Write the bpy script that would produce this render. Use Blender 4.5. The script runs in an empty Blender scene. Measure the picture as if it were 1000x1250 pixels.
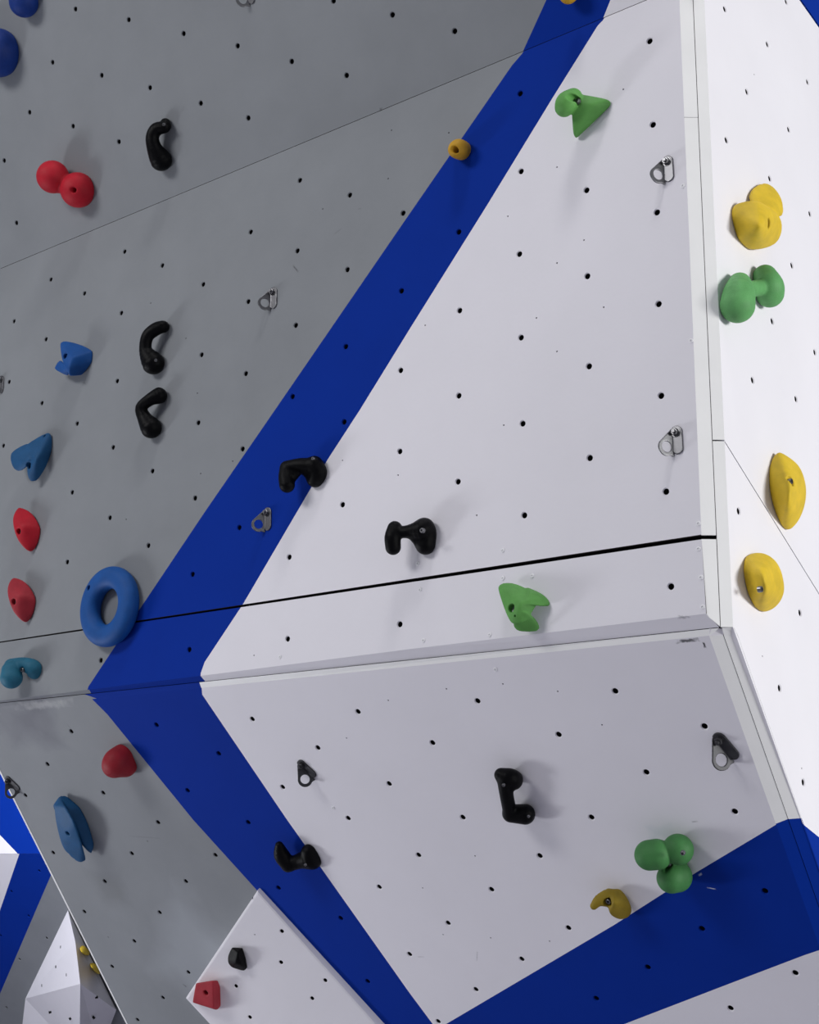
import bpy, bmesh, math
import numpy as np
from mathutils import Vector, Matrix
from mathutils.geometry import delaunay_2d_cdt

S = bpy.context.scene
COL = S.collection
ZF = 2.734                     # height of the wall frame's origin above the floor
# ------------------------------------------------------------------ camera
FPX = 1760.0                   # focal length in pixels of the 1000 x 1250 frame
C = np.array([1.70730358, -2.46275836, -1.13429162 + ZF])
AX = np.array([0.77439937, 0.63263985, 0.0085109])
AY = np.array([0.14544553, -0.19109571, 0.97073582])
AZ = np.array([0.61575255, -0.75049933, -0.23999904])
cam = bpy.data.cameras.new('camera')
cam.sensor_fit = 'HORIZONTAL'; cam.sensor_width = 36.0; cam.lens = FPX / 1000 * 36.0
cam.clip_end = 100
cam_ob = bpy.data.objects.new('camera', cam); COL.objects.link(cam_ob)
M = Matrix.Identity(4)
for r in range(3):
    M[r][0], M[r][1], M[r][2], M[r][3] = AX[r], AY[r], AZ[r], C[r]
cam_ob.matrix_world = M
S.camera = cam_ob
# ------------------------------------------------------------------ world, lights, exposure
W = bpy.data.worlds.new('world'); S.world = W; W.use_nodes = True
bg = W.node_tree.nodes['Background']
bg.inputs[0].default_value = (0.80, 0.84, 1.0, 1); bg.inputs[1].default_value = 0.225

def area(name, loc, target, sx, sy, power, col):
    l = bpy.data.lights.new(name, 'AREA'); l.shape = 'RECTANGLE'; l.size = sx; l.size_y = sy
    l.energy = power; l.color = col
    o = bpy.data.objects.new(name, l); COL.objects.link(o)
    o.location = loc
    o.rotation_euler = (Vector(target) - Vector(loc)).to_track_quat('-Z', 'Y').to_euler()
    return o
area('hall_lamp_high', (0.9, -1.7, ZF + 5.0), (0.0, 0.0, ZF), 1.1, 0.6, 84, (1.0, 0.985, 0.98))
area('fill_front', (-2.4, -5.2, ZF + 2.6), (-0.9, 0.0, ZF - 0.2), 2.4, 1.2, 148, (1.0, 0.985, 0.98))  # added fill that brightens the front wall, not a fixture of the hall
area('hall_lamp_right', (8.0, 0.9, ZF - 0.5), (0.4, 0.9, ZF - 0.8), 2.6, 1.2, 490, (1.0, 1.0, 0.965))
area('hall_window_left', (-4.6, -1.9, 0.5), (-0.2, 0.3, ZF - 1.0), 1.1, 0.7, 72, (0.95, 0.97, 1.0))
area('fill_back', (-4.4, 0.5, ZF + 0.4), (-5.2, 2.4, ZF - 1.5), 1.4, 1.0, 70, (0.90, 0.92, 1.0))  # added fill beyond the front face's plane, brightens only the far wall
S.view_settings.view_transform = 'Standard'; S.view_settings.look = 'None'
S.view_settings.gamma = 1.0; S.view_settings.use_curve_mapping = False
S.view_settings.exposure = 0.0

# ------------------------------------------------------------------ materials
def mat(name, col, rough=0.6, metal=0.0, bump=0.0, bscale=200.0, var=0.0, vscale=6.0, spec=0.5, stains_and_light=(), coat=0.0):
    m = bpy.data.materials.new(name); m.use_nodes = True
    nt = m.node_tree; p = nt.nodes['Principled BSDF']
    p.inputs['Base Color'].default_value = (*col, 1); p.inputs['Roughness'].default_value = rough
    p.inputs['Metallic'].default_value = metal
    p.inputs['Specular IOR Level'].default_value = spec
    tc = nt.nodes.new('ShaderNodeNewGeometry')
    out = None
    if var > 0:
        n = nt.nodes.new('ShaderNodeTexNoise'); n.inputs['Scale'].default_value = vscale
        n.inputs['Detail'].default_value = 5; n.inputs['Roughness'].default_value = 0.6
        nt.links.new(tc.outputs['Position'], n.inputs['Vector'])
        mr = nt.nodes.new('ShaderNodeMapRange')
        mr.inputs['From Min'].default_value = 0.3; mr.inputs['From Max'].default_value = 0.7
        mr.inputs['To Min'].default_value = 1 - var; mr.inputs['To Max'].default_value = 1 + var * 0.6
        nt.links.new(n.outputs['Fac'], mr.inputs['Value'])
        mx = nt.nodes.new('ShaderNodeVectorMath'); mx.operation = 'SCALE'
        mx.inputs[0].default_value = col
        nt.links.new(mr.outputs['Result'], mx.inputs['Scale'])
        out = mx.outputs['Vector']
    # one painted-in lit strip, scuffs and stains: each sits at its own place on the wall, ragged by noise
    for (pt, axis, length, width, scol, strength) in stains_and_light:
        a = Vector(axis).normalized()
        sub = nt.nodes.new('ShaderNodeVectorMath'); sub.operation = 'SUBTRACT'
        nt.links.new(tc.outputs['Position'], sub.inputs[0]); sub.inputs[1].default_value = pt
        dot = nt.nodes.new('ShaderNodeVectorMath'); dot.operation = 'DOT_PRODUCT'
        nt.links.new(sub.outputs[0], dot.inputs[0]); dot.inputs[1].default_value = a
        sc = nt.nodes.new('ShaderNodeVectorMath'); sc.operation = 'SCALE'; sc.inputs[0].default_value = a
        nt.links.new(dot.outputs['Value'], sc.inputs['Scale'])
        perp = nt.nodes.new('ShaderNodeVectorMath'); perp.operation = 'DISTANCE'
        nt.links.new(sub.outputs[0], perp.inputs[0]); nt.links.new(sc.outputs[0], perp.inputs[1])
        d1 = nt.nodes.new('ShaderNodeMath'); d1.operation = 'DIVIDE'; d1.inputs[1].default_value = width
        nt.links.new(perp.outputs['Value'], d1.inputs[0])
        d2 = nt.nodes.new('ShaderNodeMath'); d2.operation = 'DIVIDE'; d2.inputs[1].default_value = length
        nt.links.new(dot.outputs['Value'], d2.inputs[0])
        ab = nt.nodes.new('ShaderNodeMath'); ab.operation = 'ABSOLUTE'; nt.links.new(d2.outputs[0], ab.inputs[0])
        mxx = nt.nodes.new('ShaderNodeMath'); mxx.operation = 'MAXIMUM'
        nt.links.new(d1.outputs[0], mxx.inputs[0]); nt.links.new(ab.outputs[0], mxx.inputs[1])
        nz = nt.nodes.new('ShaderNodeTexNoise'); nz.inputs['Scale'].default_value = 0.9 / width
        nz.inputs['Detail'].default_value = 4; nt.links.new(tc.outputs['Position'], nz.inputs['Vector'])
        ad = nt.nodes.new('ShaderNodeMath'); ad.operation = 'ADD'
        nt.links.new(mxx.outputs[0], ad.inputs[0]); nt.links.new(nz.outputs['Fac'], ad.inputs[1])
        st = nt.nodes.new('ShaderNodeMapRange'); st.inputs['From Min'].default_value = 1.25; st.inputs['From Max'].default_value = 0.75
        st.inputs['To Min'].default_value = 0; st.inputs['To Max'].default_value = strength
        nt.links.new(ad.outputs[0], st.inputs['Value'])
        mc = nt.nodes.new('ShaderNodeMix'); mc.data_type = 'RGBA'
        nt.links.new(st.outputs['Result'], mc.inputs['Factor'])
        if out: nt.links.new(out, mc.inputs['A'])
        else: mc.inputs['A'].default_value = (*col, 1)
        mc.inputs['B'].default_value = (*scol, 1)
        out = mc.outputs['Result']
    if out: nt.links.new(out, p.inputs['Base Color'])
    if bump > 0:
        n2 = nt.nodes.new('ShaderNodeTexNoise'); n2.inputs['Scale'].default_value = bscale; n2.inputs['Detail'].default_value = 3
        nt.links.new(tc.outputs['Position'], n2.inputs['Vector'])
        b = nt.nodes.new('ShaderNodeBump'); b.inputs['Strength'].default_value = bump; b.inputs['Distance'].default_value = 0.002
        nt.links.new(n2.outputs['Fac'], b.inputs['Height']); nt.links.new(b.outputs[0], p.inputs['Normal'])
    if coat: p.inputs['Coat Weight'].default_value = coat
    return m

# ------------------------------------------------------------------ geometry of the place
def ray(px, py):
    v = np.array([(px - 500) / FPX, -(py - 625) / FPX, -1.0])
    return AX * v[0] + AY * v[1] + AZ * v[2]

class Plane:                    # a flat face of the wall: origin, two axes, outward normal
    def __init__(s, o, u, v):
        s.o = np.array(o, float); s.u = np.array(u, float); s.v = np.array(v, float)
        s.u /= np.linalg.norm(s.u); s.v /= np.linalg.norm(s.v); s.n = np.cross(s.u, s.v)
    def hit(s, px, py, h=0.0):
        r = ray(px, py); t = (s.n @ s.o + h - s.n @ C) / (s.n @ r)
        return C + r * t, t
    def uv(s, px, py):
        p = s.hit(px, py)[0] - s.o
        return (float(p @ s.u), float(p @ s.v))
    def pt(s, u, v, h=0.0): return s.o + s.u * u + s.v * v + s.n * h

ZB, ZS, ZT = ZF - 0.683, ZF - 0.5065, ZF + 0.700       # lower fold, seam, upper fold
XL, XR = -2.0, 0.46
nl = np.array([0, 0.8123, 0.5832]); nl /= np.linalg.norm(nl)
def low_y(z): return (-0.388 + 0.5832 * (ZF - z)) / 0.8123   # depth of the undercut face
TA = math.radians(21)
P_main = Plane((0, 0, ZF), (1, 0, 0), (0, 0, 1))
P_low = Plane((0, low_y(ZB), ZB), (1, 0, 0), (0, -0.5832, 0.8123))
P_top = Plane((0, 0, ZT), (1, 0, 0), (0, -math.sin(TA), math.cos(TA)))
P_right = Plane((XR, 0, ZF), (0, 1, 0), (0, 0, 1))
YB = 2.4
P_back = Plane((0, YB, ZF), (1, 0, 0), (0, 0, 1))
zc = P_back.hit(10, 1042)[0][2]
P_backlow = Plane((0, YB, zc), (1, 0, 0), (0, -0.5832, 0.8123))

def stain_or_light(pl, p1, p2, width, col, strength):
    a = pl.hit(*p1)[0]; b = pl.hit(*p2)[0]
    d = b - a; L = np.linalg.norm(d)
    return (tuple((a + b) / 2), tuple(d), L / 2, width, col, strength)
GR = (0.16, 0.16, 0.18); DK = (0.03, 0.03, 0.035); LT = (0.75, 0.76, 0.8)
W_ST = [stain_or_light(P_low, (820, 784), (858, 780), 0.006, DK, 0.85), stain_or_light(P_low, (858, 782), (862, 793), 0.004, DK, 1.0),
        stain_or_light(P_main, (824, 753), (846, 755), 0.006, GR, 0.55), stain_or_light(P_low, (508, 1168), (520, 1168), 0.003, GR, 0.25),
        stain_or_light(P_low, (583, 1158), (582, 1176), 0.003, GR, 0.3), stain_or_light(P_low, (780, 1018), (830, 1014), 0.03, (0.55, 0.63, 0.68), 0.3),
        stain_or_light(P_low, (843, 1004), (853, 1002), 0.003, GR, 0.4)]
G_ST_LIT = [stain_or_light(P_main, (356, 322), (366, 334), 0.0035, DK, 0.6), stain_or_light(P_main, (405, 288), (420, 277), 0.0035, GR, 0.5),
        stain_or_light(P_main, (436, 255), (443, 255), 0.004, GR, 0.45), stain_or_light(P_main, (463, 134), (468, 133), 0.007, DK, 0.5),
        stain_or_light(P_low, (150, 1020), (205, 1024), 0.0035, GR, 0.4), stain_or_light(P_low, (80, 882), (92, 896), 0.003, GR, 0.6),
        stain_or_light(P_low, (222, 1200), (229, 1206), 0.005, DK, 0.9), stain_or_light(P_low, (-20, 885), (90, 880), 0.13, (0.15, 0.155, 0.18), 0.9), stain_or_light(P_low, (120, 1050), (150, 1120), 0.12, (0.19, 0.20, 0.21), 0.8),
        stain_or_light(P_low, (215, 1240), (265, 1090), 0.20, (0.30, 0.32, 0.345), 0.9), stain_or_light(P_low, (10, 863), (105, 857), 0.02, (0.42, 0.43, 0.43), 0.5)]  # last entry paints in the light caught by the strip under the groove
B_ST = [stain_or_light(P_low, (861, 1083), (877, 1086), 0.0022, LT, 0.8), stain_or_light(P_low, (852, 1069), (858, 1066), 0.004, LT, 0.5)]
M_white = mat('white paint', (0.80, 0.785, 0.83), 0.6, spec=0.25, bump=0.12, bscale=90, var=0.025, vscale=3, stains_and_light=W_ST)
M_grey = mat('grey paint', (0.232, 0.246, 0.262), 0.65, spec=0.25, bump=0.12, bscale=90, var=0.07, vscale=4, stains_and_light=G_ST_LIT)
M_blue = mat('blue paint', (0.0006, 0.027, 0.285), 0.75, spec=0.08, bump=0.15, bscale=90, var=0.05, vscale=4, stains_and_light=B_ST)
M_trim = mat('white strip paint', (0.82, 0.82, 0.82), 0.5, bump=0.1, bscale=60, var=0.03, vscale=8)
M_wood = mat('dark backing', (0.010, 0.009, 0.010), 0.9, spec=0.1)
M_blueshade = mat('shaded blue hole', (0.001, 0.006, 0.06), 0.9, spec=0.05)  # blue paint darkened to put the shade inside the holes into the colour
M_ply = mat('dark sheet edge', (0.035, 0.03, 0.028), 0.8, spec=0.1)
M_nut = mat('dark steel', (0.012, 0.012, 0.013), 0.8, spec=0.1)
M_steel = mat('hanger steel', (0.17, 0.17, 0.18), 0.40, metal=1.0, bump=0.1, bscale=300)
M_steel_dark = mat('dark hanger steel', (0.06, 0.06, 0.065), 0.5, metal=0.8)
M_bolt = mat('bolt steel', (0.22, 0.22, 0.23), 0.38, metal=1.0)
M_screw = mat('painted screw', (0.82, 0.82, 0.84), 0.45)
M_floor = mat('grey mat', (0.36, 0.35, 0.40), 0.8, var=0.05)
PAINT = [M_white, M_grey, M_blue, M_trim]
WHITE, GREY, BLUE, TRIM = 0, 1, 2, 3

# ------------------------------------------------------------------ object helpers
def link_mesh(name, verts, faces, mats, parent=None, midx=None, smooth=False, loc=None):
    me = bpy.data.meshes.new(name); me.from_pydata([tuple(map(float, v)) for v in verts], [], faces)
    for m in mats: me.materials.append(m)
    if midx is not None: me.polygons.foreach_set('material_index', midx)
    if smooth: me.polygons.foreach_set('use_smooth', [True] * len(me.polygons))
    me.update()
    o = bpy.data.objects.new(name, me); COL.objects.link(o)
    if parent: o.parent = parent
    return o
def tag(o, label=None, cat=None, group=None, kind=None):
    if label: o['label'] = label
    if cat: o['category'] = cat
    if group: o['group'] = group
    if kind: o['kind'] = kind
    return o
def empty(name, loc=(0, 0, 0)):
    o = bpy.data.objects.new(name, None); COL.objects.link(o); o.location = loc; o.empty_display_size = 0.05
    return o

def inpoly(P, poly):
    x, y = P[:, 0], P[:, 1]; r = np.zeros(len(P), bool); n = len(poly)
    for i in range(n):
        x1, y1 = poly[i]; x2, y2 = poly[(i + 1) % n]
        c = ((y1 > y) != (y2 > y)); 
        if y1 != y2: r ^= c & (x < (x2 - x1) * (y - y1) / (y2 - y1) + x1)
    return r
def clip(poly, a, b, keep_left=True):      # half-plane clip of a polygon by the line a-b
    a = np.array(a, float); b = np.array(b, float); d = b - a; out = []
    s = lambda p: (d[0] * (p[1] - a[1]) - d[1] * (p[0] - a[0])) * (1 if keep_left else -1)
    for i in range(len(poly)):
        p, q = np.array(poly[i], float), np.array(poly[(i + 1) % len(poly)], float)
        sp, sq = s(p), s(q)
        if sp >= 0: out.append(tuple(p))
        if (sp > 0 > sq) or (sp < 0 < sq): out.append(tuple(p + (q - p) * sp / (sp - sq)))
    return out

RO, RI, NH = 0.0084, 0.0060, 12
def circle(u, v, r, n=NH): return [(u + r * math.cos(2 * math.pi * k / n), v + r * math.sin(2 * math.pi * k / n)) for k in range(n)]
def facet(name, parent, pl, poly, base, paints=(), holes=(), thick=0.018, fmap=None, rim=True):
    """a sheet: outline poly (u,v), real drilled holes (u,v,r), painted areas as faces of their own"""
    pts = [Vector(p) for p in poly]; n = len(pts); edges = [(i, (i + 1) % n) for i in range(n)]
    for (u, v, r) in holes:
        k = len(pts); m = NH if r > 0.003 else 6
        pts += [Vector(p) for p in circle(u, v, r, m)]; edges += [(k + i, k + (i + 1) % m) for i in range(m)]
    for pp, mi in paints:
        k = len(pts); pts += [Vector(p) for p in pp]; m = len(pp); edges += [(k + i, k + (i + 1) % m) for i in range(m)]
    vo, _, fo, *_ = delaunay_2d_cdt(pts, edges, [], 0, 1e-6)
    V = np.array([(p.x, p.y) for p in vo]); F = np.array([tuple(f) for f in fo if len(f) == 3])
    cen = V[F].mean(axis=1); ok = inpoly(cen, poly)
    for (u, v, r) in holes:
        ok &= ~((cen[:, 0] - u) ** 2 + (cen[:, 1] - v) ** 2 < (r * 0.93) ** 2)
    F = F[ok]; cen = cen[ok]
    mi = np.full(len(F), base)
    for pp, m in paints: mi[inpoly(cen, pp)] = m
    A = V[F]; area2 = (A[:, 1, 0] - A[:, 0, 0]) * (A[:, 2, 1] - A[:, 0, 1]) - (A[:, 1, 1] - A[:, 0, 1]) * (A[:, 2, 0] - A[:, 0, 0])
    F[area2 < 0] = F[area2 < 0][:, ::-1]
    P3 = (lambda u, v, h: pl.pt(u, v, h)) if fmap is None else fmap
    verts = [P3(u, v, 0) for u, v in V]; faces = [tuple(int(i) for i in f) for f in F]; mids = list(map(int, mi))
    def colour(u, v):
        c = base
        for pp, m in paints:
            if inpoly(np.array([[u, v]]), pp)[0]: c = m
        return c
    if thick:                                        # the sheet's edge
        k = len(verts)
        for (u, v) in poly: verts += [P3(u, v, 0), P3(u, v, -thick)]
        for i in range(n):
            a, b = k + 2 * i, k + 2 * ((i + 1) % n)
            um, vm = (poly[i][0] + poly[(i + 1) % n][0]) / 2, (poly[i][1] + poly[(i + 1) % n][1]) / 2
            faces.append((a, a + 1, b + 1, b)); mids.append(colour(um, vm) if fmap is not None or pl is P_right else 6)
    for (u, v, r) in holes:                          # hole walls: slightly countersunk, then straight
        m = NH if r > 0.003 else 6; c = colour(u, v); k = len(verts); ri = r * 0.78
        dep = thick if thick else 0.016
        for rr, h in ((r, 0), (ri, -0.0022 if r > 0.003 else -0.0006), (ri, -dep * (1 if r > .003 else .4))):
            verts += [P3(a, b, h) for a, b in circle(u, v, rr, m)]
        for j in range(2):
            for i in range(m):
                a = k + j * m + i; b = k + j * m + (i + 1) % m
                faces.append((a, b, b + m, a + m)); mids.append(c if j == 0 else (5 if c == BLUE else 4))
        if r <= 0.003 or c == BLUE:
            faces.append(tuple(k + 2 * m + i for i in range(m))); mids.append(5 if c == BLUE else 4)
    return link_mesh(name, verts, faces, PAINT + [M_wood, M_blueshade, M_ply], parent, mids)

# shared part meshes in the local frame (x,y in the sheet, z outward)
def lathe(profile, n=16, cap=True):
    vs, fs = [], []
    for r, h in profile: vs += [(r * math.cos(2 * math.pi * k / n), r * math.sin(2 * math.pi * k / n), h) for k in range(n)]
    for j in range(len(profile) - 1):
        for i in range(n):
            a = j * n + i; b = j * n + (i + 1) % n; fs.append((a, b, b + n, a + n))
    if cap: fs.append(tuple(range(n))[::-1]); fs.append(tuple((len(profile) - 1) * n + i for i in range(n)))
    return vs, fs
def shared(name, vs, fs, m, smooth=False):
    me = bpy.data.meshes.new(name); me.from_pydata(vs, [], fs); me.materials.append(m)
    if smooth: me.polygons.foreach_set('use_smooth', [True] * len(fs))
    bm = bmesh.new(); bm.from_mesh(me); bmesh.ops.recalc_face_normals(bm, faces=bm.faces); bm.to_mesh(me); bm.free()
    return me
def frame(pl, p, rot=0.0):
    m = Matrix.Identity(4)
    for r in range(3): m[r][0], m[r][1], m[r][2], m[r][3] = pl.u[r], pl.v[r], pl.n[r], p[r]
    return m @ Matrix.Rotation(rot, 4, 'Z')
me_nut = shared('t_nut', *lathe([(0.0058, -0.0075), (0.0040, -0.0075), (0.0040, -0.0150), (0.0001, -0.0152)], 10, False), M_nut)
me_screw = shared('screw', *lathe([(0.0048, 0.0), (0.0046, 0.0012), (0.0024, 0.0016), (0.0016, 0.0002)], 12), M_screw)
def socket_bolt(r, hgt):
    vs, fs = lathe([(r, 0), (r, hgt * 0.85), (r * 0.88, hgt)], 16, False)
    k = len(vs); hexp = [(r * 0.5 * math.cos(math.pi / 3 * i), r * 0.5 * math.sin(math.pi / 3 * i)) for i in range(6)]
    for h in (hgt, hgt * 0.4): vs += [(x, y, h) for x, y in hexp]
    top = 2 * 16
    for i in range(16): fs.append((top + i, top + (i + 1) % 16, k + int(((i + 1) % 16) * 6 / 16)))
    for i in range(6):
        j0 = [q for q in range(16) if int(q * 6 / 16) == i]
        fs.append((top + j0[0], k + i, k + (i - 1) % 6))
        fs.append((k + i, k + (i + 1) % 6, k + 6 + (i + 1) % 6, k + 6 + i))
    fs.append(tuple(k + 6 + i for i in range(6)))
    return vs, fs
me_sock = shared('bolt', *socket_bolt(0.0062, 0.008), M_bolt)
def part(name, me, parent, mw, base=None):
    o = bpy.data.objects.new(name, me); COL.objects.link(o); o.parent = parent
    o.matrix_parent_inverse = Matrix.Identity(4)
    o.matrix_local = mw if base is None else base.inverted() @ mw
    return o

def drilled(pl, pxs, r=RO): return [(*pl.uv(x, y), r) for x, y in pxs]
def inside(pl, hs, poly, m=0.006):
    return [h for h in hs if inpoly(np.array([[h[0], h[1]]]), poly)[0]]
def fit_nuts(panel, pl, hs):
    for (u, v, r) in hs:
        if r > 0.003: part('t_nut', me_nut, panel, frame(pl, pl.pt(u, v)))
def fit_screws(panel, pl, pxs):
    for q in pxs: part('screw', me_screw, panel, frame(pl, pl.pt(*pl.uv(*q))))

# ------------------------------------------------------------------ hole positions (triangular T-nut grid)
H_main = [(793,50),(797,152),(802,259),(804,371),(807,483),(813,600),(716,232),(717,337),(719,447),(720,559),(635,114),(636,209),(634,310),(636,412),(638,517),(640,629),(560,283),(561,379),(560,483),(559,588),(492,260),(490,355),(489,452),(488,551),(427,238),(424,329),(422,423),(420,515),(418,616),(366,220),(363,306),(361,397),(357,484),(353,680),(306,283),(303,368),(300,456),(296,548),(292,644),(248,347),(246,433),(242,516),(238,608),(235,701),(198,324),(186,575),(181,666),(152,307),(148,382),(143,465),(138,546),(134,632),(103,358),(94,517),(88,601),(82,686),(62,341),(56,414),(51,492),(17,392),(11,466),(4,544)]
H_band = [(819,716),(488,762),(351,780),(231,793),(123,806)]
H_low = [(437,869),(308,878),(388,913),(475,957),(345,961),(583,856),(528,907),(682,897),(565,998),(751,844),(860,887),(789,943),(897,991),(722,998),(425,999),(511,1044),(659,1045),(600,1086),(547,1127),(463,1083),(500,1165),(694,1133),(637,1171),(581,1208),(535,1247),(303,1004),(340,1084),(416,1121),(449,1198),(263,1044),(728,1219),(791,1181),(857,1134),(934,1088),(971,1188),(892,1231),(87,893),(58,933),(126,968),(31,971),(193,1004),(65,1041),(161,1042),(128,1076),(227,1076),(103,1113),(195,1114),(164,1149),(137,1180),(230,1187),(199,1218),(168,1245),(191,885),(229,965),(267,920)]
H_top = [(92,11),(157,24),(224,41),(64,76),(124,92),(183,107),(245,126),(36,137),(89,154),(145,173),(5,196),(20,272),(290,56),(356,75),(423,92),(303,144),(407,1),(479,18),(555,38)]
H_right = [(885,11),(937,54),(986,100),(912,112),(963,158),(887,171),(940,218),(989,261),(967,324),(943,392),(995,430),(919,464),(972,487),(902,624),(977,748),(952,840),(981,955),(960,2)]
pin_main = [(761,109),(680,204),(713,293),(620,264),(680,321),(655,388),(737,375),(519,397),(680,429),(615,519),(486,580),(418,562),(582,629),(548,162),(478,159),(394,255),(474,218),(284,563),(245,578),(154,634),(241,480),(227,413),(184,370)]
pin_low = [(614,835),(681,844),(545,841),(735,885),(474,855),(423,901),(516,1084),(580,1045),(599,1145),(541,1141),(671,1149),(180,1027),(132,1144),(311,1098)]
pin_right = [(921,91),(969,991),(979,938),(931,801)]

# ------------------------------------------------------------------ the blue stripe, traced along the wall
def uvp(pl, pts): return [pl.uv(x, y) for x, y in pts]
up_left = [(637, 66), (625, 80), (500, 261), (336, 500), (250, 625), (167, 749), (108, 838)]
up_right = [(736, 25), (730, 31), (675, 119), (595, 250), (500, 402), (439, 501), (400, 561), (297, 737), (250, 808), (245, 822)]
lo_left = [(108, 842), (110, 851), (131, 872), (236, 1001), (313, 1086), (375, 1152), (459, 1250), (520, 1322), (552, 1362)]
lo_right = [(246, 838), (247, 848), (350, 1000), (500, 1212), (538, 1263)]
br_top = [(538, 1254), (750, 1129), (850, 1065), (952, 1004), (990, 985)]
br_bot = [(1030, 1147), (1000, 1160), (982, 1166), (890, 1201), (760, 1251), (700, 1275), (600, 1338), (552, 1362), (520, 1322)]
FAR = [(-400, 1500)]
# ------------------------------------------------------------------ front wall
wall_front = tag(empty('wall_front', (0, 0, 0)), 'tall overhanging climbing wall painted grey, blue and white, facing the camera', 'wall', kind='structure')
x1 = 0.419
# upper overhanging sheet
poly = [(XL, 0.0012), (x1 + 0.03, 0.0012), (x1 + 0.03, 1.6), (XL - 0.9, 1.6), (XL - 0.9, 0.0012)]
poly = [(XL, 0.0012), (x1 + 0.03, 0.0012), (x1 + 0.03, 1.6), (XL, 1.6)]
def far(a, b, v=1.7):              # carry a painted edge on in a straight line to the top of the sheet
    a, b = np.array(P_top.uv(*a)), np.array(P_top.uv(*b)); return tuple(a + (b - a) * (v - a[1]) / (b[1] - a[1]))
eL, eR = far((637, 66), (667, 0)), far((737, 20), (745, 0))
tb = [P_top.uv(637, 66), eL, eR, P_top.uv(736.5, 22), P_top.uv(736, 26), P_top.uv(637, 70)]
tg = [P_top.uv(637, 70), P_top.uv(637, 66), eL, (XL - 1, 1.7), (XL - 1, -0.1), (-0.2, -0.1)]
hs = drilled(P_top, H_top)
pan = facet('panel', wall_front, P_top, poly, WHITE, [(tg, GREY), (tb, BLUE)], hs)
tag(pan, 'upper sheet leaning forward over the wall'); fit_nuts(pan, P_top, hs)
# main sheet
poly = [(XL, ZS - ZF + 0.0016), (x1, ZS - ZF + 0.0050), (x1, ZT - ZF), (XL, ZT - ZF)]
gl = uvp(P_main, up_left)
pb = gl + uvp(P_main, up_right)[::-1]
pg = gl + [P_main.uv(108, 838), (-2.4, -0.9), (-2.4, 0.9), P_main.uv(640, 50)]
# carry paint outlines past the fold so nothing is left bare
pb2 = [P_main.uv(655, 40)] + gl + [P_main.uv(104, 850), P_main.uv(244.5, 850)] + uvp(P_main, up_right)[::-1] + [P_main.uv(745, 10)]
pg2 = [P_main.uv(655, 40)] + gl + [P_main.uv(104, 850), (-2.4, -0.9), (-2.4, 0.9)]
hs = drilled(P_main, H_main) + drilled(P_main, pin_main, 0.0022)
pan = facet('panel', wall_front, P_main, poly, WHITE, [(pg2, GREY), (pb2, BLUE)], hs)
tag(pan, 'large upright main sheet with the diagonal blue stripe'); fit_nuts(pan, P_main, hs)
fit_screws(pan, P_main, [(834, 227), (844, 416), (853, 639), (614, 672), (510, 688)])
# band sheet below the seam, its lower edge cut back
zs0, zs1 = ZB - ZF + 0.004, ZB - ZF + 0.026
poly = [(XL, zs0), (-0.95, zs0 + 0.010), (-0.3, zs1 - 0.004), (x1 + 0.003, zs1), (x1, ZS - ZF - 0.0044), (XL, ZS - ZF - 0.0016)]
hs = drilled(P_main, H_band) + drilled(P_main, [(310, 800)], 0.0022)
pan = facet('panel', wall_front, P_main, poly, WHITE, [(pg2, GREY), (pb2 + [], BLUE)], hs)
tag(pan, 'narrow horizontal band sheet between the two seams'); fit_nuts(pan, P_main, hs)
fit_screws(pan, P_main, [(853, 670), (856, 705), (858, 741), (513, 720), (614, 706), (650, 703), (517, 782), (598, 775), (342, 802)])
# strips on both sides of the lower groove
YG = 0.022; ZG = ZB + 0.0015; ZE = ZF - (0.388 + 0.8123 * YG) / 0.5832
gx = x1 + 0.018
def quad_map(A, B, Cc, D):         # (u,v) in [0,1]^2 on a four-cornered strip, h along its normal
    A, B, Cc, D = map(np.array, (A, B, Cc, D)); n = np.cross(B - A, D - A); n = n / np.linalg.norm(n)
    return lambda u, v, h: (A * (1 - u) + B * u) * (1 - v) + (D * (1 - u) + Cc * u) * v + n * h
def strip(name, A, B, Cc, D, base, cuts=(), thick=0.006, parent=None):
    """four-cornered strip A,B (lower edge), C,D (upper edge); cuts = (u0,u1,material)"""
    ps = [([(a, -.001), (b, -.001), (c, 1.001), (d, 1.001)], m) for a, b, c, d, m in cuts]
    return facet(name, parent or wall_front, None, [(0, 0), (1, 0), (1, 1), (0, 1)], base, ps, (), thick, quad_map(A, B, Cc, D))
Lx = gx - XL
def fu(px, py, pl=P_main): return (pl.hit(px, py)[0][0] - XL) / Lx
b_l, b_r = fu(107, 845), fu(245, 826)
# dark strip: faces down, from the band sheet's lower edge back to the groove (in three lengths, widening to the right)
xs = [XL, -0.95, -0.3, x1 + 0.003]; zz = [zs0, zs0 + 0.010, zs1 - 0.004, zs1]
for i in range(3):
    xa, xb = xs[i], xs[i + 1]
    cut = [(-9, (P_main.hit(107, 842)[0][0] - xa) / (xb - xa), (P_main.hit(109, 838)[0][0] - xa) / (xb - xa), -9, GREY),
           ((P_main.hit(107, 842)[0][0] - xa) / (xb - xa), (P_main.hit(245, 828)[0][0] - xa) / (xb - xa), (P_main.hit(245, 820)[0][0] - xa) / (xb - xa), (P_main.hit(109, 838)[0][0] - xa) / (xb - xa), BLUE)]
    ya = [0.008, 0.016, YG, YG][i]; yb = [0.008, 0.016, YG, YG][i + 1]
    xe = xb if i < 2 else gx
    strip('edge_strip', (xa, ya, ZG), (xe, yb, ZG), (xb, 0, ZF + zz[i + 1]), (xa, 0, ZF + zz[i]), WHITE, cut, 0.0)
g0 = 0.0014
P_strip = Plane((0, YG, ZF), (1, 0, 0), (0, 0, 1))
def lowpt(x, z): return (x, low_y(z), z)
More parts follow.
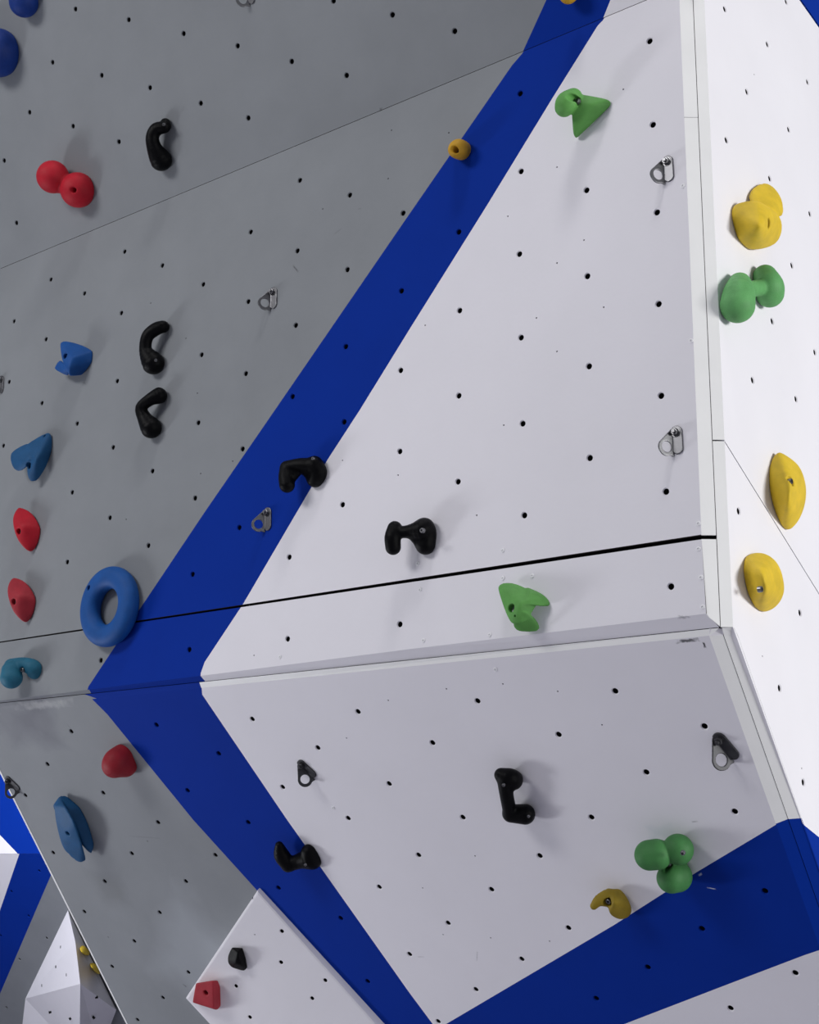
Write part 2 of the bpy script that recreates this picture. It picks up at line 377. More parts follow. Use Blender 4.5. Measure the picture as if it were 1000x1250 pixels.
def ux(px, py): return (P_strip.hit(px, py)[0][0] - XL) / Lx
wl = 0.014
strip('edge_strip', (XL, low_y(ZE), ZE), (gx - 0.02, low_y(ZE), ZE), (gx, YG, ZG - g0), (XL, YG - 0.012, ZG - g0), TRIM,  # lighter trim paint puts part of this strip's brightness from light into its colour
      [(-9, ux(119, 860), ux(107.5, 846), -9, GREY), (ux(119, 860), ux(248, 849), ux(246, 832), ux(107, 845), BLUE)], 0.0)
# undercut sheet
def lv(z): return -(ZB - z) / 0.8123          # v on P_low of a height
vE = lv(ZE)
vF = lv(0.0)
poly = [(XL, vF), (x1 - 0.004, vF), (x1 - 0.004, vE), (XL, vE)]
lb = [P_low.uv(104, 840)] + uvp(P_low, lo_left)[1:] + uvp(P_low, lo_right)[::-1] + [P_low.uv(245, 835)]
lg = [P_low.uv(104, 840)] + uvp(P_low, lo_left)[1:] + [(0.2, vF - 1), (-3, vF - 1), (-3, 0.5)]
lbr = uvp(P_low, br_top) + uvp(P_low, br_bot)
hs = drilled(P_low, H_low) + drilled(P_low, pin_low, 0.0022)
pan = facet('panel', wall_front, P_low, poly, WHITE, [(lg, GREY), (lb, BLUE), (lbr, BLUE)], hs)
tag(pan, 'undercut lower sheet sloping back below the band'); fit_nuts(pan, P_low, hs)
fit_screws(pan, P_low, [(605, 817), (407, 986)])
# bright edging along the left side of the undercut sheet
A = P_low.pt(XL, vE, 0.001); B = P_low.pt(XL, vF, 0.001)
strip('edge_strip', P_low.pt(XL - 0.006, vF, 0.001), P_low.pt(XL + 0.001, vF, 0.001), P_low.pt(XL + 0.001, vE, 0.001), P_low.pt(XL - 0.006, vE, 0.001), TRIM, (), 0.02)
# upright corner: front and side strips with a thin joint between them
yR = 0.034; gX, gY = 0.4415, 0.0186
zj = P_main.hit(853, 137)[0][2]
def upright(z0, z1, zb=None):
    e = 0.0006
    strip('corner_strip', (x1, 0, z0), (gX - e, gY - e, zb or z0), (gX - e, gY - e, z1), (x1, 0, z1), TRIM, (), 0.004)
def side(z0, z1):
    e = 0.0006
    strip('corner_strip', (gX + e, gY + e * .8, z0), (XR, yR, z0), (XR, yR, z1), (gX + e, gY + e * .8, z1), TRIM, (), 0.004)
zq = P_right.hit(875, 533)[0][2]
upright(ZS + 0.004, zj - 0.0006); upright(zj + 0.0006, ZF + 1.5); upright(ZB + 0.026, ZS - 0.004, ZG + 0.001)
side(zq + 0.0015, ZF + 1.5); side(ZB + 0.001, zq - 0.0015)
# lower corner strips follow the undercut
def low_corner(z0, z1, base, e=0.0006):        # z0, z1: lower and upper heights at the front edge, joint and side edge
    f = [(x1 - 0.004, low_y(z[0]), z[0]) for z in (z0, z1)]; g = [(0.4385, low_y(z[1]) + 0.0135, z[1]) for z in (z0, z1)]
    r = [(XR + 0.0008, low_y(z[2]) + 0.029, z[2]) for z in (z0, z1)]
    strip('corner_strip', f[0], (g[0][0] - e, g[0][1], g[0][2]), (g[1][0] - e, g[1][1], g[1][2]), f[1], base, (), 0.004)
    strip('corner_strip', (g[0][0] + e, g[0][1], g[0][2]), r[0], r[1], (g[1][0] + e, g[1][1], g[1][2]), base, (), 0.004)
zb1 = [P_low.hit(950, 1005.5)[0][2], P_low.hit(963, 999.5)[0][2], P_low.hit(978, 998)[0][2]]
zb2 = [P_low.hit(985, 1165)[0][2], P_low.hit(1000, 1160)[0][2], P_low.hit(1012, 1158)[0][2]]
strip('corner_strip', (0.4395, low_y(ZE) + 0.0135, ZE), (XR + 0.0008, low_y(ZE) + 0.029, ZE), (XR + 0.0008, yR + 0.002, ZB), (gX, gY + 0.006, ZB), TRIM, (), 0.004)
low_corner(zb1, [ZE] * 3, TRIM); low_corner(zb2, zb1, BLUE); low_corner([0.0] * 3, zb2, TRIM)
strip('corner_strip', (x1 - 0.004, low_y(ZE), ZE), (0.4385, low_y(ZE) + 0.0135, ZE), (gX, gY + 0.012, ZG - g0), (gx - 0.02, YG - 0.002, ZG - g0), WHITE, (), 0.003)
# dark backing behind the joints
bk = []
def slab(name, pts, m, parent):
    return link_mesh(name, pts, [tuple(range(len(pts)))], [m], parent)
k = 0.022
prof = [(0.022, ZT), (0.022, ZB + 0.06), (0.060, ZB - 0.01), (low_y(ZB - 0.06) + 0.045, ZB - 0.06), (low_y(0.0) + 0.03, 0.0), (low_y(0.0) + 0.09, 0.0), (0.15, ZB - 0.05), (0.12, ZT + 0.06), (-0.46 + 0.05, ZT + 1.42), (-0.5 + 0.015, ZT + 1.4)]
vs = [(x, y, z) for x in (XL + 0.003, 0.425) for y, z in prof]; n = len(prof)
fs = [tuple(range(n)), tuple(range(2 * n - 1, n - 1, -1))] + [(i, (i + 1) % n, n + (i + 1) % n, n + i) for i in range(n)]
link_mesh('backing', vs, fs, [M_wood], wall_front)

# ------------------------------------------------------------------ right wall
wall_right = tag(empty('wall_right', (0, 0, 0)), 'bright white side wall to the right of the corner', 'wall', kind='structure')
def ry(z): return yR if z > ZB else low_y(z) + 0.027
base_poly = [(yR, ZB - ZF), (low_y(0.0) + 0.027, -ZF), (2.9, -ZF), (2.9, 1.6), (yR, 1.6)]
base_poly[1:1] = [(low_y(z) + 0.027, z - ZF) for z in (zb1[2], zb2[2])]
s1, s2 = P_right.uv(883, 536), P_right.uv(1000, 725)
sg = np.array(s2) - np.array(s1); s0 = tuple(np.array(s1) - sg * 0.07)
perp = np.array([-sg[1], sg[0]]) / np.linalg.norm(sg) * 0.0013
t1, t2 = P_right.uv(976, 0), P_right.uv(1000, 34)
tg_ = np.array(t2) - np.array(t1); tp = np.array([-tg_[1], tg_[0]]) / np.linalg.norm(tg_) * 0.004
up = clip(clip(base_poly, tuple(np.array(s1) + perp), tuple(np.array(s2) + perp), True), t1, t2, False)
lo = clip(base_poly, tuple(np.array(s1) - perp), tuple(np.array(s2) - perp), False)
# the seam meets the corner strip a little above the diagonal
topb = clip(base_poly, tuple(np.array(t1) + tp * 2), tuple(np.array(t2) + tp * 2), True)
hsR = drilled(P_right, H_right) + drilled(P_right, pin_right, 0.0022)
bl = [P_right.uv(984, 1009), P_right.uv(1000, 1022), P_right.uv(1200, 1190), P_right.uv(1200, 1400), P_right.uv(1060, 1260), P_right.uv(975, 1150), P_right.uv(960, 1000), P_right.uv(975, 1001)]
for q, lab in ((up, 'upper white sheet of the side wall'), (lo, 'lower white sheet below the diagonal joint'), (topb, 'blue sheet at the far top of the side wall')):
    hh = inside(P_right, hsR, q)
    pan = facet('panel', wall_right, P_right, q, BLUE if q is topb else WHITE, [(bl, BLUE)] if q is lo else (), hh)
    tag(pan, lab); fit_nuts(pan, P_right, hh)
link_mesh('backing', [(XR - 0.02, y, z + ZF) for y, z in base_poly] + [(XR - 0.03, y, z + ZF) for y, z in base_poly],
          [tuple(range(7)), tuple(range(13, 6, -1))], [M_wood], wall_right)

# ------------------------------------------------------------------ far wall behind on the left
wall_back = tag(empty('wall_back', (0, 0, 0)), 'distant climbing wall in white, blue and grey seen past the left edge', 'wall', kind='structure')
bu = uvp(P_back, [(24, 1042), (-60, 956), (-60, 300), (160, 300), (160, 1042)])
poly = [(-12, zc - ZF), (-1.0, zc - ZF), (-1.0, 1.6), (-12, 1.6)]
bu[0] = (bu[0][0], zc - ZF - 0.01); bu[-1] = (bu[-1][0], zc - ZF - 0.01)
hb = drilled(P_back, [(1, 1018)][:0])
pan = facet('panel', wall_back, P_back, poly, WHITE, [(bu, BLUE)], hb); tag(pan, 'upright sheet of the distant wall')
vb = -zc / 0.8123
def bl_uv(pts): return [P_backlow.uv(*p) for p in pts]
bb = bl_uv([(24, 1041), (-43, 1237), (-43, 1313), (74, 1041)])
bgp = bl_uv([(74, 1041), (-43, 1313), (-43, 1600), (400, 1600), (400, 1041)])
hb = drilled(P_backlow, [(14, 1088), (35, 1118), (1, 1142), (57, 1145), (24, 1171), (8, 1230), (48, 1063)], 0.010)
pan = facet('panel', wall_back, P_backlow, [(-12, vb), (-1.0, vb), (-1.0, -0.001), (-12, -0.001)], WHITE, [(bgp, GREY), (bb, BLUE)], hb)
tag(pan, 'lower sheet of the distant wall sloping back'); fit_nuts(pan, P_backlow, hb)

# ------------------------------------------------------------------ floor
fl = link_mesh('floor', [(-14, -9, 0), (9, -9, 0), (9, 6, 0), (-14, 6, 0), (-14, -9, -0.1), (9, -9, -0.1), (9, 6, -0.1), (-14, 6, -0.1)],
               [(0, 1, 2, 3), (7, 6, 5, 4), (0, 4, 5, 1), (1, 5, 6, 2), (2, 6, 7, 3), (3, 7, 4, 0)], [M_floor])
tag(fl, 'grey floor matting below the climbing wall', 'floor', kind='structure')

# ------------------------------------------------------------------ wall volumes
def hull_planes(P):
    P = np.array(P, float); n = len(P); out = []
    sc = np.abs(P - P.mean(0)).max()
    for i in range(n):
        for j in range(i + 1, n):
            for k_ in range(j + 1, n):
                nn = np.cross(P[j] - P[i], P[k_] - P[i]); L_ = np.linalg.norm(nn)
                if L_ < 1e-4 * sc * sc: continue
                nn = nn / L_; d = (P - P[i]) @ nn
                if d.max() < 1e-5: pass
                elif d.min() > -1e-5: nn = -nn
                else: continue
                q = np.r_[nn, nn @ P[i]]
                if not any(np.abs(q - o_).max() < 1e-3 for o_ in out): out.append(q)
    return np.array(out)

# white volume at the lower left of the undercut sheet
a, b, c = P_low.hit(226, 1219, 0.125)[0], P_low.hit(314, 1087, 0.012)[0], P_low.hit(460, 1251, 0.020)[0]
P_vol = Plane(a, b - a, np.cross(np.cross(b - a, c - a), b - a))
if P_vol.n @ (C - a) < 0: P_vol = Plane(a, b - a, -P_vol.v)
outl = [(226, 1219), (314, 1087), (460, 1251), (500, 1297), (440, 1400), (318, 1318)]
ouv = [P_vol.uv(*p) for p in outl]
ar = sum(ouv[i][0] * ouv[(i + 1) % 6][1] - ouv[(i + 1) % 6][0] * ouv[i][1] for i in range(6))
if ar < 0: ouv = ouv[::-1]
def inset(poly, d):
    n = len(poly); out = []
    P = [np.array(p) for p in poly]
    for i in range(n):
        e1 = P[i] - P[i - 1]; e2 = P[(i + 1) % n] - P[i]; e1 /= np.linalg.norm(e1); e2 /= np.linalg.norm(e2)
        n1 = np.array([-e1[1], e1[0]]); n2 = np.array([-e2[1], e2[0]]); b_ = n1 + n2; b_ /= np.linalg.norm(b_)
        out.append(tuple(P[i] + b_ * d / max(0.3, b_ @ n1)))
    return out
vol = tag(empty('wall_volume', tuple(P_vol.pt(*P_vol.uv(330, 1200)))), 'white wedge volume with rounded edge bolted on the grey undercut at the bottom', 'wall volume')
vb_ = vol.location.copy()
vh = drilled(P_vol, [(344, 1137), (343, 1175), (397, 1197), (381, 1219), (288, 1204), (305, 1242)], 0.0072) + drilled(P_vol, [(308, 1097), (311, 1141)], 0.0022)
ins = inset(ouv, 0.007)
face = facet('face_panel', vol, P_vol, ins, WHITE, (), vh, 0.0)
face.location = -vb_
# body: rounded edge ring and sides down to the undercut sheet
vs, fs = [], []; n = 6
rings = [(ins, 0.0), (inset(ouv, 0.002), -0.0015), (inset(ouv, 0.0), -0.006)]
for pl_, h in rings: vs += [P_vol.pt(u, v, h) for u, v in pl_]
for u, v in ouv:
    p = P_vol.pt(u, v, 0); d = (p - P_low.o) @ P_low.n; vs.append(p - P_low.n * (d + 0.002))
for j in range(3):
    for i in range(n): fs.append((j * n + i, j * n + (i + 1) % n, (j + 1) * n + (i + 1) % n, (j + 1) * n + i))
body = link_mesh('body', [np.array(v) - np.array(vb_) for v in vs], fs, PAINT, vol, [0] * len(fs), False)
for (u, v, r) in vh:
    if r > 0.003: part('t_nut', me_nut, vol, Matrix.Translation(-vb_) @ frame(P_vol, P_vol.pt(u, v)))

# faceted white volume on the distant wall
def bp(x, y, h): return P_backlow.hit(x, y, h)[0]
V5 = [bp(83, 1111, 0.02), bp(31, 1219, 0.02), bp(98, 1201, 0.34), bp(142, 1233, 0.05), bp(26, 1262, 0.04), bp(97, 1290, 0.24), bp(122, 1285, 0.05), bp(92, 1150, 0.20)]
base5 = [bp(83, 1111, -0.01), bp(31, 1219, -0.01), bp(26, 1262, -0.01), bp(122, 1285, -0.01), bp(142, 1233, -0.01)]
fv = tag(empty('wall_volume', tuple(V5[5])), 'faceted white pyramid volume on the distant wall, lower left', 'wall volume')
o0 = np.array(fv.location)
fs = [(0, 1, 2, 7), (0, 7, 2, 3), (1, 4, 5, 2), (2, 5, 6, 3), (0, 8, 9, 1), (1, 9, 10, 4), (3, 6, 11, 12), (0, 3, 12, 8), (4, 10, 11, 6, 5)]
fs = [(0, 1, 7), (1, 2, 7), (0, 7, 3), (7, 2, 3)] + fs[2:]
body = link_mesh('body', [v - o0 for v in V5 + base5], fs, PAINT, fv, [0] * len(fs))
bm = bmesh.new(); bm.from_mesh(body.data); bmesh.ops.recalc_face_normals(bm, faces=bm.faces); bm.to_mesh(body.data); bm.free()
def tri_hit(px, py, T):
    a, b, c = T; nn = np.cross(b - a, c - a); nn /= np.linalg.norm(nn); r = ray(px, py)
    if nn @ r > 0: nn = -nn
    return C + r * ((nn @ a - nn @ C) / (nn @ r)), nn
me_plug = shared('bolt_hole', *lathe([(0.0085, 0.0), (0.0075, 0.001), (0.0065, -0.001), (0.006, -0.012)], 12, True), M_nut)
def axes_for(nn, p, rot=0):
    nn = np.array(nn); u = np.cross((0, 0, 1.0), nn); u /= np.linalg.norm(u); v = np.cross(nn, u)
    return frame(Plane(p, u, v), p, rot)
for (x, y, T) in [(74, 1156, (0, 1, 7)), (68, 1180, (0, 1, 7)), (81, 1190, (1, 2, 7)), (51, 1203, (1, 2, 7)), (119, 1217, (7, 2, 3)), (60, 1236, (1, 4, 2)), (85, 1244, (4, 5, 2)), (115, 1243, (2, 5, 3))]:
    p, nn = tri_hit(x, y, [V5[i] for i in T])
    part('bolt_hole', me_plug, fv, Matrix.Translation(-Vector(o0)) @ axes_for(nn, p))

# ------------------------------------------------------------------ modelling of the holds: smooth solids meshed by surface nets
def surface_nets(f, lo, hi, cell):
    lo = np.array(lo); n = np.maximum(np.ceil((np.array(hi) - lo) / cell).astype(int) + 1, 4)
    g = np.meshgrid(*[lo[i] + cell * np.arange(n[i]) for i in range(3)], indexing='ij')
    D = f(np.stack(g, -1).reshape(-1, 3)).reshape(n)
    s = D < 0
    cs = np.zeros(n - 1, int)
    for dx in (0, 1):
        for dy in (0, 1):
            for dz in (0, 1): cs += s[dx:n[0] - 1 + dx, dy:n[1] - 1 + dy, dz:n[2] - 1 + dz]
    act = (cs > 0) & (cs < 8)
    idx = -np.ones(n - 1, int); idx[act] = np.arange(act.sum())
    I = np.argwhere(act); acc = np.zeros((len(I), 3)); cnt = np.zeros(len(I))
    cor = [(a, b, c) for a in (0, 1) for b in (0, 1) for c in (0, 1)]
    for p in cor:
        for ax in range(3):
            if p[ax] == 0:
                q = list(p); q[ax] = 1
                d0 = D[I[:, 0] + p[0], I[:, 1] + p[1], I[:, 2] + p[2]]; d1 = D[I[:, 0] + q[0], I[:, 1] + q[1], I[:, 2] + q[2]]
                m = (d0 < 0) != (d1 < 0); t = np.where(m, d0 / np.where(m, d0 - d1, 1), 0)
                pos = np.array(p, float)[None] + t[:, None] * (np.array(q) - np.array(p))[None]
                acc[m] += pos[m]; cnt[m] += 1
    V = lo + cell * (I + acc / cnt[:, None])
    F = []
    for ax in range(3):
        b_, c_ = (ax + 1) % 3, (ax + 2) % 3
        s0 = s; s1_ = np.roll(s, -1, ax); ch = (s0 != s1_)
        sl = [slice(1, n[i] - 1) for i in range(3)]; sl[ax] = slice(0, n[ax] - 1)
        E = np.argwhere(ch[tuple(sl)]); off = np.array([1, 1, 1]); off[ax] = 0; E = E + off
        def cellid(db, dc):
            q = E.copy(); q[:, b_] -= db; q[:, c_] -= dc
            return idx[q[:, 0], q[:, 1], q[:, 2]]
        Q = np.stack([cellid(1, 1), cellid(0, 1), cellid(0, 0), cellid(1, 0)], 1)
        inn = s[E[:, 0], E[:, 1], E[:, 2]]
        Q[~inn] = Q[~inn][:, ::-1]
        F.append(Q)
    F = np.concatenate(F); F = F[(F >= 0).all(1)]
    for _ in range(2):                                   # pull the vertices onto the true surface
        e = cell * 0.25; g_ = np.stack([f(V + np.eye(3)[i] * e) - f(V - np.eye(3)[i] * e) for i in range(3)], 1) / (2 * e)
        d = f(V); gg = np.maximum((g_ ** 2).sum(1), 0.2)
        V = V - np.clip(0.8 * d / gg, -cell * .5, cell * .5)[:, None] * g_
    return V, F
def smin(a, b, k):
    if k <= 0: return np.minimum(a, b)
    h = np.clip(0.5 + 0.5 * (b - a) / k, 0, 1); return b + (a - b) * h - k * h * (1 - h)
def d_chain(P, pts):
    out = None
    if len(pts) == 1:
        return np.linalg.norm(P - pts[0][:3], axis=1) - pts[0][3]
    for a, b in zip(pts[:-1], pts[1:]):
        A, B = np.array(a[:3]), np.array(b[:3]); ab = B - A
        t = np.clip(((P - A) @ ab) / max(ab @ ab, 1e-12), 0, 1)
        d = np.linalg.norm(P - A - t[:, None] * ab, axis=1) - (a[3] * (1 - t) + b[3] * t)
        out = d if out is None else np.minimum(out, d)
    return out
def d_hull(P, planes, k):
    D = P @ planes[:, :3].T - planes[:, 3]
    m = D.max(1)
    return m + k * np.log(np.exp((D - m[:, None]) / k).sum(1)) - k * 0.5

def smooth_chain(pts, n=4):           # Catmull-Rom through the spine points
    if len(pts) < 3: return pts
    P = np.array([pts[0]] + list(pts) + [pts[-1]]); out = []
    for i in range(1, len(P) - 2):
        for q in range(n):
            t = q / n
            out.append(tuple(0.5 * (2 * P[i] + (P[i + 1] - P[i - 1]) * t + (2 * P[i - 1] - 5 * P[i] + 4 * P[i + 1] - P[i + 2]) * t * t + (3 * P[i] - P[i - 1] - 3 * P[i + 1] + P[i + 2]) * t ** 3)))
    return out + [tuple(P[-2])]
me_cache = {}
HOLDS = {}
def hold(name, pl, centre, prims, mat_, label, group, k=0.006, holes=(), bolts=None, cell=None, dome=0.0, cat='climbing hold', pocks=()):
    """prims: ('c', [(px,py,height m,radius px)..]) | ('h', [(px,py,height m)..], rounding) | ('t', ...); all on the wall face pl"""
    o3, t = pl.hit(*centre); sc = t / FPX
    def loc(x, y, h):
        p = pl.hit(x, y, h)[0] - o3; return (float(p @ pl.u), float(p @ pl.v), float(h))
    L = []; bb = []
    for pr in prims:
        if pr[0] == 'c':
            pts = smooth_chain([(*loc(x, y, h), r * sc) for x, y, h, r in pr[1]]); L.append(('c', pts))
            for q in pts: bb += [np.array(q[:3]) - q[3] * 1.15, np.array(q[:3]) + q[3] * 1.15]
        elif pr[0] == 'h':
            pts = [loc(*q) for q in pr[1]]
            L.append(('h', hull_planes(pts), pr[2] if len(pr) > 2 else 0.002)); bb += [np.array(q) for q in pts]
        elif pr[0] == 't':
            x, y, h, R, ra, rb = pr[1]; L.append(('t', np.array(loc(x, y, h)), R, ra, rb)); q = np.array(loc(x, y, h))
            bb += [q - (R + ra, R + ra, rb), q + (R + ra, R + ra, rb)]
    cut = [(loc(x, y, h), r) for x, y, h, r in holes]
    pk = [(loc(x, y, h), r) for x, y, h, r in pocks]
    def f(P):
        out = None
        for l in L:
            if l[0] == 'c': d = d_chain(P, l[1])
            elif l[0] == 'h': d = d_hull(P, l[1], l[2])
            else:
                q = P - l[1]; a_ = (np.hypot(q[:, 0], q[:, 1]) - l[2]) / l[3]; b_ = q[:, 2] / l[4]
                d = ((np.abs(a_) ** 2.3 + np.abs(b_) ** 2.3) ** (1 / 2.3) - 1) * min(l[3], l[4])
            out = d if out is None else smin(out, d, k)
        for (x, y, h), r in cut:                         # bolt hole with a soft mouth
            q = np.hypot(P[:, 0] - x, P[:, 1] - y); cyl = np.maximum(q - r, (h - 0.022) - P[:, 2])
            out = -smin(-out, cyl, 0.003)
        for (x, y, h), r in pk:
            out = -smin(-out, np.linalg.norm(P - (x, y, h), axis=1) - r, 0.001)
        return np.maximum(out, -P[:, 2] - 0.0005)
    bb = np.array(bb); lo, hi = bb.min(0), bb.max(0); lo[2] = max(lo[2], -0.002)
    size = (hi - lo).max(); cl = cell or max(0.0013, size / 62)
    V, F = surface_nets(f, lo - cl * 3, hi + cl * 3, cl)
    root = empty(name, tuple(o3)); root.matrix_world = frame(pl, o3)
    tag(root, label, cat, group)
    me = bpy.data.meshes.new('body'); me.from_pydata(V.tolist(), [], F.tolist()); me.materials.append(mat_)
    me.polygons.foreach_set('use_smooth', [True] * len(me.polygons)); me.update()
    b = bpy.data.objects.new('body', me); COL.objects.link(b); b.parent = root
    for (x, y, h), r in cut:
        s_ = min(1.0, r * 0.78 / 0.0062)
        part('bolt', me_sock, root, Matrix.Translation((x, y, h - 0.0222)) @ Matrix.Scale(s_, 4))
    if bolts:
        for x, y, h, s_ in bolts:
            part('bolt', me_sock, root, Matrix.Translation(loc(x, y, h)) @ Matrix.Scale(s_, 4))
    return root

def plastic(name, col, rough=0.55, spec=0.4): return mat(name, col, rough, bump=0.35, bscale=700, var=0.14, vscale=30, spec=spec * 0.6)
C_blue = plastic('blue resin', (0.006, 0.075, 0.29)); C_bluedark = plastic('deep blue resin', (0.003, 0.028, 0.19)); C_bluegrey = plastic('faded blue resin', (0.010, 0.078, 0.20))
C_red = plastic('red resin', (0.44, 0.008, 0.022)); C_redf = plastic('faded red resin', (0.36, 0.025, 0.038)); C_redd = plastic('dusty red resin', (0.28, 0.012, 0.022))
C_yel = plastic('yellow resin', (0.72, 0.50, 0.03)); C_och = plastic('ochre resin', (0.55, 0.30, 0.02)); C_olive = plastic('dull yellow resin', (0.27, 0.19, 0.012))
C_green = plastic('green resin', (0.11, 0.33, 0.075)); C_gr2 = plastic('pale green resin', (0.12, 0.36, 0.12)); C_gr3 = plastic('mid green resin', (0.05, 0.19, 0.055))
C_teal = plastic('teal resin', (0.018, 0.13, 0.21)); C_blk = plastic('black resin', (0.0018, 0.0018, 0.0025), 0.38, 0.16)
G = 'climbing holds on the wall'
GK = 'black hook holds'
# ---- overhanging top sheet
hold('climbing_hold', P_top, (28, 5), [('c', [(28, -14, .03, 17), (29, 3, .028, 17.5)])], C_bluedark, 'dark blue hold cut off by the top left corner of the photo', G, holes=[(12, -1, .045, .009)])
hold('climbing_hold', P_top, (0, 63), [('c', [(-14, 58, .03, 26), (-4, 64, .03, 29)])], C_bluedark, 'big round dark blue hold cut by the left edge of the photo', G)
hold('climbing_hold', P_top, (85, 228), [('c', [(64.5, 216, .055, 19.5)]), ('c', [(76, 223, .03, 12), (90, 231, .02, 14)]), ('c', [(95, 232, .022, 21)])], C_red, 'red hold shaped as two joined balls', G, k=.008, holes=[(91, 232, .058, .008)])
hold('climbing_hold', P_top, (194, 178), [('c', [(202, 151, .012, 6.5), (201, 155, .02, 7), (191, 158, .03, 8), (186, 168, .038, 8), (189, 182, .035, 9.5), (196.5, 195, .02, 13.5)])], C_blk, 'black hook hold on the top overhang above the slanting seam', GK, bolts=[(201, 152, .036, .7)])
hold('climbing_hold', P_top, (694, -4), [('c', [(694, -7, .03, 11.5)])], C_och, 'small yellow hold on the blue stripe cut by the top edge of the photo', G)
# ---- main sheet
hold('climbing_hold', P_main, (562, 183), [('c', [(556, 183, .042, 9), (560, 182, .03, 12.0), (565, 184, 0, 11.5)])], C_och, 'small round yellow knob on the left edge of the blue stripe', G, holes=[(555.5, 182.5, .052, .0075)])
hold('climbing_hold', P_main, (713, 135), [('c', [(689, 131, .06, 11.5), (692, 125, .065, 13), (700, 119, .05, 11)]), ('h', [(699, 112, .045), (745, 121, .006), (749, 123, 0), (748, 128, 0), (716, 157, 0), (703, 171, 0), (699, 166, .025), (697, 143, .045), (697, 125, .055), (724, 127, .04), (706, 150, .035)], .0022)], C_green, 'green three-armed hold at the top of the white panel', G, k=.005, holes=[(699.5, 119.5, .07, .0085)])
hold('climbing_hold', P_main, (92, 438), [('h', [(72, 417, .05), (80, 414.5, .04), (101, 420, .012), (114, 428, 0), (113, 442, 0), (101, 458, 0), (85, 460, .045), (75, 440, .06), (88, 436, .058), (84, 450, .06)], .0022), ('h', [(63, 449, .035), (65, 443, .04), (73, 437, .05), (85, 460, .03), (82, 447, .06), (75, 455, .045)], .0018)], C_blue, 'angular blue hold left of the two black hooks', G, k=.002, holes=[(77.5, 434, .062, .0085)])
hold('climbing_hold', P_main, (187, 425), [('c', [(200, 399, .01, 7), (198, 399, .02, 7.5), (190, 402, .03, 8), (180, 411, .04, 7.5), (178, 428, .035, 8), (187, 443, .02, 14)])], C_blk, 'black hook hold, upper of the two stacked beside each other', GK, bolts=[(191, 440, .055, .6)])
hold('climbing_hold', P_main, (183, 505), [('c', [(194, 483, .02, 10), (183, 488, .035, 7.5), (172.5, 498, .04, 7.2), (177, 511, .03, 9), (184.5, 522, .02, 13)])], C_blk, 'black hook hold, lower of the two stacked beside each other', GK)
hold('climbing_hold', P_main, (40, 560), [('h', [(60, 526, .01), (65, 531, 0), (64, 550, 0), (57, 573, 0), (46, 587, .02), (37, 591, .03), (33, 580, .045), (33, 541, .04), (46, 533, .02), (45, 560, .055)], .003), ('h', [(35, 540, .03), (43, 535, .03), (20, 545, .045), (9, 553, .05), (9, 563, .05), (14, 573, .05), (21, 581, .045), (30, 577, .045), (38, 560, .055), (25, 562, .062)], .003)], C_bluegrey, 'pointed faded blue hold at the left edge above the red holds', G, k=.004, holes=[(34, 568, .052, .0095), (54.5, 532.5, .018, .004)])
RH = [(17, 618, .03), (20, 614, .02), (26, 615, .015), (36, 621, .01), (47, 633, 0), (51, 646, 0), (48, 664, 0), (40, 676, 0), (32, 676, .02), (21, 663, .042), (14, 644, .05), (13, 628, .045), (28, 640, .05)]
hold('climbing_hold', P_main, (32, 645), [('h', RH, .0035)], C_red, 'red tapered hold at the left edge, upper of two', G, holes=[(20.5, 648, .052, .009)], pocks=[(26, 662, .045, .003)])
hold('climbing_hold', P_main, (27, 731), [('h', [(x - 5.5 if x > 20 else x - 6.5, y + 86, h) for x, y, h in RH], .0035)], C_redf, 'faded red tapered hold at the left edge, lower of two', G, holes=[(14.5, 734, .052, .009)], pocks=[(19, 749, .045, .003)])
hold('climbing_hold', P_main, (140, 741), [('t', (133.5, 740.5, .022, .079, .030, .024))], C_blue, 'large blue ring-shaped hold on the seam at the left', G, holes=[(106.5, 717, .048, .0075)])
hold('climbing_hold', P_main, (372, 577), [('c', [(350, 573, .045, 8.5), (349, 582, .05, 9), (350.5, 592, .05, 9.5)]), ('c', [(350, 570, .045, 7.5), (368, 568, .035, 9), (384, 570, .02, 10)]), ('c', [(384, 567, .02, 10.5), (388, 577, .012, 11.5), (385, 584, .008, 11)]), ('c', [(370, 570, .03, 8), (386, 581, .01, 10)]), ('c', [(366, 570, .03, 7), (351, 588, .045, 7)])], C_blk, 'black two-lobed hold across the right edge of the blue stripe, upper half', GK, bolts=[(383, 560, .04, .6)])
hold('climbing_hold', P_main, (505, 657), [('c', [(482, 645, .05, 9), (479.5, 656, .055, 10), (480, 668, .05, 9.5)]), ('c', [(482, 650, .05, 7), (498, 649, .04, 8), (514, 647, .03, 12)]), ('c', [(518, 645, .02, 13), (521, 652, .012, 12), (519.5, 665, .01, 12)]), ('c', [(504, 652, .03, 7), (519, 664, .012, 11)])], C_blk, 'glossy black two-lobed hold alone on the white panel above the seam', GK, bolts=[(517, 648, .055, .9)])
